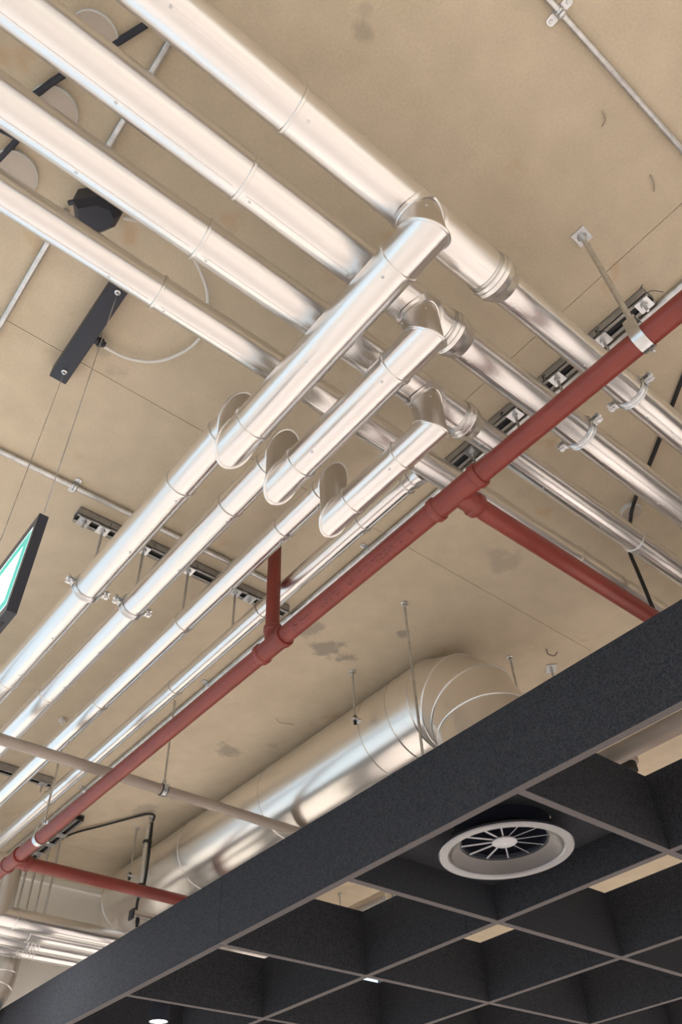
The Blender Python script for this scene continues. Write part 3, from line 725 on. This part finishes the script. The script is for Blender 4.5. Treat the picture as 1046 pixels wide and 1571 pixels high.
# round cover plates and black cables in the slab
def rose(label, x, y, r=.075):
    t = thing('cover_plate', label, 'plate', (x, y, H-.016), 'round cover plates in the ceiling')
    m = MB(); m.lathe((x, y, H), -Z, [(0, r), (.014, r), (.016, r-.003)], 40, False); m.build('rim', 'rim', t)
    m = MB(); m.lathe((x, y, H), -Z, [(.004, r-.002), (.0155, r-.0025)], 40); m.build('disc', 'rose', t)
rose('round grey cover plate between second and third diagonal pipes, a black strap over it', -.108, 1.005, .068)
rose('round grey cover plate at the left edge, beside the black hook', -.122, 1.235, .068)
rose('round grey cover plate half behind the second diagonal pipe at top left', -.103, .775, .068)
rose('small round plate at right where the black cable leaves the ceiling', 2.515, .965, .045)
tag(MB().tube(bend([(.03, .57, H-.011), (-.02, .677, H-.011), (-.054, .752, H-.011), (-.132, .916, H-.012), (-.158, .979, H-.022), (-.165, .995, H-.018)], 6), .0095, 10).build('cable', 'black'),
    'black cable on the ceiling crossing behind the diagonal pipes, top left', 'cable')
tag(MB().tube([(-.40, 1.175, H-.012), (-.152, 1.134, H-.012), (-.172, 1.225, H-.012), (-.20, 1.31, H-.012)], .0085, 10).build('cable', 'black'),
    'kinked black cable at the left edge, by the second cover plate', 'cable')
tag(MB().tube(bend([(1.80, .03, H-.009), (2.09, .42, H-.009), (2.29, .673, H-.009), (2.47, .915, H-.012), (2.53, .99, H-.035), (2.56, 1.055, H-.12), (2.562, 1.06, 2.1), (2.562, 1.06, 1.7), (2.562, 1.06, 1.565)], 6), .008, 10).build('cable', 'rubber'),
    'black cable at right, over the ceiling then straight down to the beam', 'cable')

# ------------------------------------------------------------------ acoustic raft
KR = 1.107
ZB, ZT, TH = 1.10*KR, 1.371*KR, .031*KR
XL = [KR*v for v in (1.856, 2.637, 3.444, 4.245, 5.045, 5.845)]
YL = [KR*v for v in (-1.845, -1.04, -.235, .570, 1.372, 2.176, 2.985, 3.788, 4.590)]
t = thing('acoustic_raft', 'dark charcoal felt ceiling raft of deep square cells', 'ceiling raft', (3.8, 2, ZB))
def baffle(c, size):
    m = MB(); m.box((c[0], c[1], c[2]+.001), (size[0], size[1], size[2]-.002)); o_ = m.build('baffle', 'felt', t)
    e = MB(); e.box((c[0], c[1], c[2]-size[2]/2+.0007), (size[0]-.0006, size[1]-.0006, .0016)); e.build('cut_edge', 'feltedge', o_)
yA, yB = -2.4, 5.985
for i, x in enumerate(XL):
    cuts = [yA, YL[6], yB] if i == 0 else [yA, 2.58, yB]
    for a, b in zip(cuts, cuts[1:]): baffle((x, (a+b)/2, (ZB+ZT)/2), (TH, b-a-.003, ZT-ZB))
for y in YL:
    for a, b in zip(XL, XL[1:]): baffle(((a+b)/2, y, (ZB+ZT)/2), (b-a-TH-.0006, TH-.003, ZT-ZB))
# small saw slots in the front board
# blanking panel around the diffuser
cxx, cyy, zr = 2.246*KR, 1.762*KR, 1.140*KR
m = MB(); n = 48; hole = .199; x0, x1, y0, y1 = XL[0]+TH/2+.001, XL[1]-TH/2-.001, YL[4]+TH/2, YL[5]-TH/2
def sq(a):
    c, s = math.cos(a), math.sin(a); k = 1/max(abs(c)/((x1-x0)/2), abs(s)/((y1-y0)/2))
    return Vector(((x0+x1)/2+c*k, (y0+y1)/2+s*k, 0))
angs = sorted([2*math.pi*i/n for i in range(n)]+[math.atan2(s*(y1-y0), c*(x1-x0)) % (2*math.pi) for s in (-1, 1) for c in (-1, 1)])
mid = Vector(((x0+x1)/2, (y0+y1)/2, 0)); cc = Vector((cxx, cyy, 0))
rings = []
for (f, z) in ((0, 1.365), (1, 1.365), (1, 1.385), (0, 1.385)):
    rings.append([(sq(a) if f else cc+hole*Vector((math.cos(a), math.sin(a), 0)))+Z*z for a in angs])
m.skin(rings, closed=True); m.build('blanking_panel', 'felt', t)

t = thing('swirl_diffuser', 'round grey swirl air diffuser with radial vanes set in a raft cell', 'diffuser', (cxx, cyy, zr))
def kp(p): return [(a*KR, r*KR) for a, r in p]
m = MB(); m.ring((cxx, cyy, zr), Z, kp([(.012, .240), (.004, .240), (0, .236), (0, .208), (.005, .203), (.010, .203), (.010, .214)]), 72); m.build('flange', 'greypaint', t)
m = MB(); m.ring((cxx, cyy, zr), Z, kp([(.0055, .2025), (.014, .198), (.028, .183), (.038, .165), (.040, .160), (.046, .160), (.046, .170), (.034, .190), (.018, .206), (.008, .207)]), 72); m.build('bowl', 'bowl', t)
m = MB(); m.hollow((cxx, cyy, zr+.052), (cxx, cyy, zr+.36), .195, .004, 48); m.build('plenum', 'black', t)
MB().lathe((cxx, cyy, zr+.36), Z, [(0, .195), (.004, .195)], 48).build('plenum_lid', 'black', t)
m = MB(); m.ring((cxx, cyy, zr+.052), Z, kp([(-.003, .160), (-.003, .154), (.010, .152), (.010, .160)]), 64); m.build('throat_ring', 'black', t)
m = MB(); m.lathe((cxx, cyy, zr+.041), Z, kp([(-.003, .040), (0, .045), (.004, .045)]), 40); hb = m.build('hub', 'vane', t)
m = MB(); m.lathe((cxx, cyy, zr+.0376), -Z, kp([(0, .006), (.002, .005)]), 12); m.build('screw', 'galv', hb)
for k in range(12):
    a = 2*math.pi*k/12+.12; rr = Matrix.Rotation(a, 3, 'Z')
    tw = rr @ Matrix.Rotation(math.radians(35), 3, 'X')
    m = MB(); m.box(Vector((cxx, cyy, zr+.049))+rr @ Vector((.0975*KR, 0, 0)), (.115*KR, .0055*KR, .0024), tw); m.build('vane', 'vane', t)

dx, dy, dz = 2.215*KR, 4.103*KR, ZB
t = thing('downlight', 'white lit downlight at the bottom edge of the raft', 'lamp', (dx, dy, dz))
MB().hollow((dx, dy, dz), (dx, dy, dz+.18), .054, .003, 32).build('housing', 'black', t)
MB().lathe((dx, dy, dz+.004), Z, [(0, .050), (.004, .050)], 32).build('lens', 'lamp', t)
MB().tube([(dx, dy, dz+.18), (dx, dy, ZT)], .006, 8).build('stem', 'black', t)
MB().box((dx, (YL[7]+YL[8])/2, ZT+.004), (.05, YL[8]-YL[7], .008)).build('bearer', 'black', t)

# things glimpsed through the cells
tag(MB().tube([(2.962, Y0+.1, 1.69), (2.962, 2.9, 1.69)], .0418, 28).build('insulated_pipe', 'pvc'), 'dull grey pipe glimpsed through the raft cell at right edge', 'pipe')
t = thing('insulated_pipe', 'dull grey pipe with a bright end, glimpsed through the cell under the beam', 'pipe', (3.99, 4.8, 2.04))
MB().tube([(3.99, 4.22, 2.10), (3.99, 5.1, 2.10)], .058, 28).build('jacket', 'bare', t)
m = MB(); m.ring((3.99, 4.215, 2.10), Y, [(-.006, .03), (-.006, .062), (.012, .062), (.012, .03)], 28); m.build('end_ring', 'zinc', t)
t = thing('ceiling_sensor', 'small round grey sensor glimpsed through the right raft cell', 'sensor', (4.25, 2.29, 2.3))
m = MB(); m.lathe((4.25, 2.29, H), -Z, [(0, .075), (.05, .075), (.06, .07)], 28); m.build('base', 'pvc', t)
m = MB(); m.lathe((4.25, 2.29, H-.06), -Z, [(0, .055), (.05, .055), (.06, .045)], 28); m.build('cap', 'rubber', t)
drop_rod('rod with a round anchor glimpsed through the cell under the beam', 4.18, 5.0, 1.9, nut=False)

# left-over tie wires poking out of the slab
def wire_stub(label, pts):
    tag(MB().tube(bend([(x, y, H-d) for x, y, d in pts], 5), .0017, 6).build('tie_wire', 'pvc'), label, 'wire', 'tie wire stubs in the slab')
wire_stub('short tie wire stub in the bare ceiling below the upper right conduit', [(1.112, .035, .001), (1.122, .038, .008), (1.140, .046, .003), (1.146, .062, .002)])
wire_stub('short tie wire stub in the ceiling above the square rod plate', [(1.375, .057, .001), (1.392, .062, .009), (1.415, .072, .007), (1.428, .080, .001)])
wire_stub('thin tie wire on the stained ceiling left of the big duct', [(2.255, 3.205, .001), (2.285, 3.215, .012), (2.335, 3.20, .010), (2.375, 3.198, .002)])
t = thing('cable_anchor', 'small pale plastic anchor on the ceiling between two silver runs, lower left', 'anchor', (1.304, 3.9, H-.03))
MB().box((1.304, 3.9, H-.011), (.045, .03, .022), Matrix.Rotation(.4, 3, 'Z'), .004).build('base', 'whitecable', t)
m = MB(); m.lathe((1.304, 3.9, H-.022), -Z, [(0, .011), (.012, .009), (.014, .004)], 12); m.build('boss', 'whitecable', t)
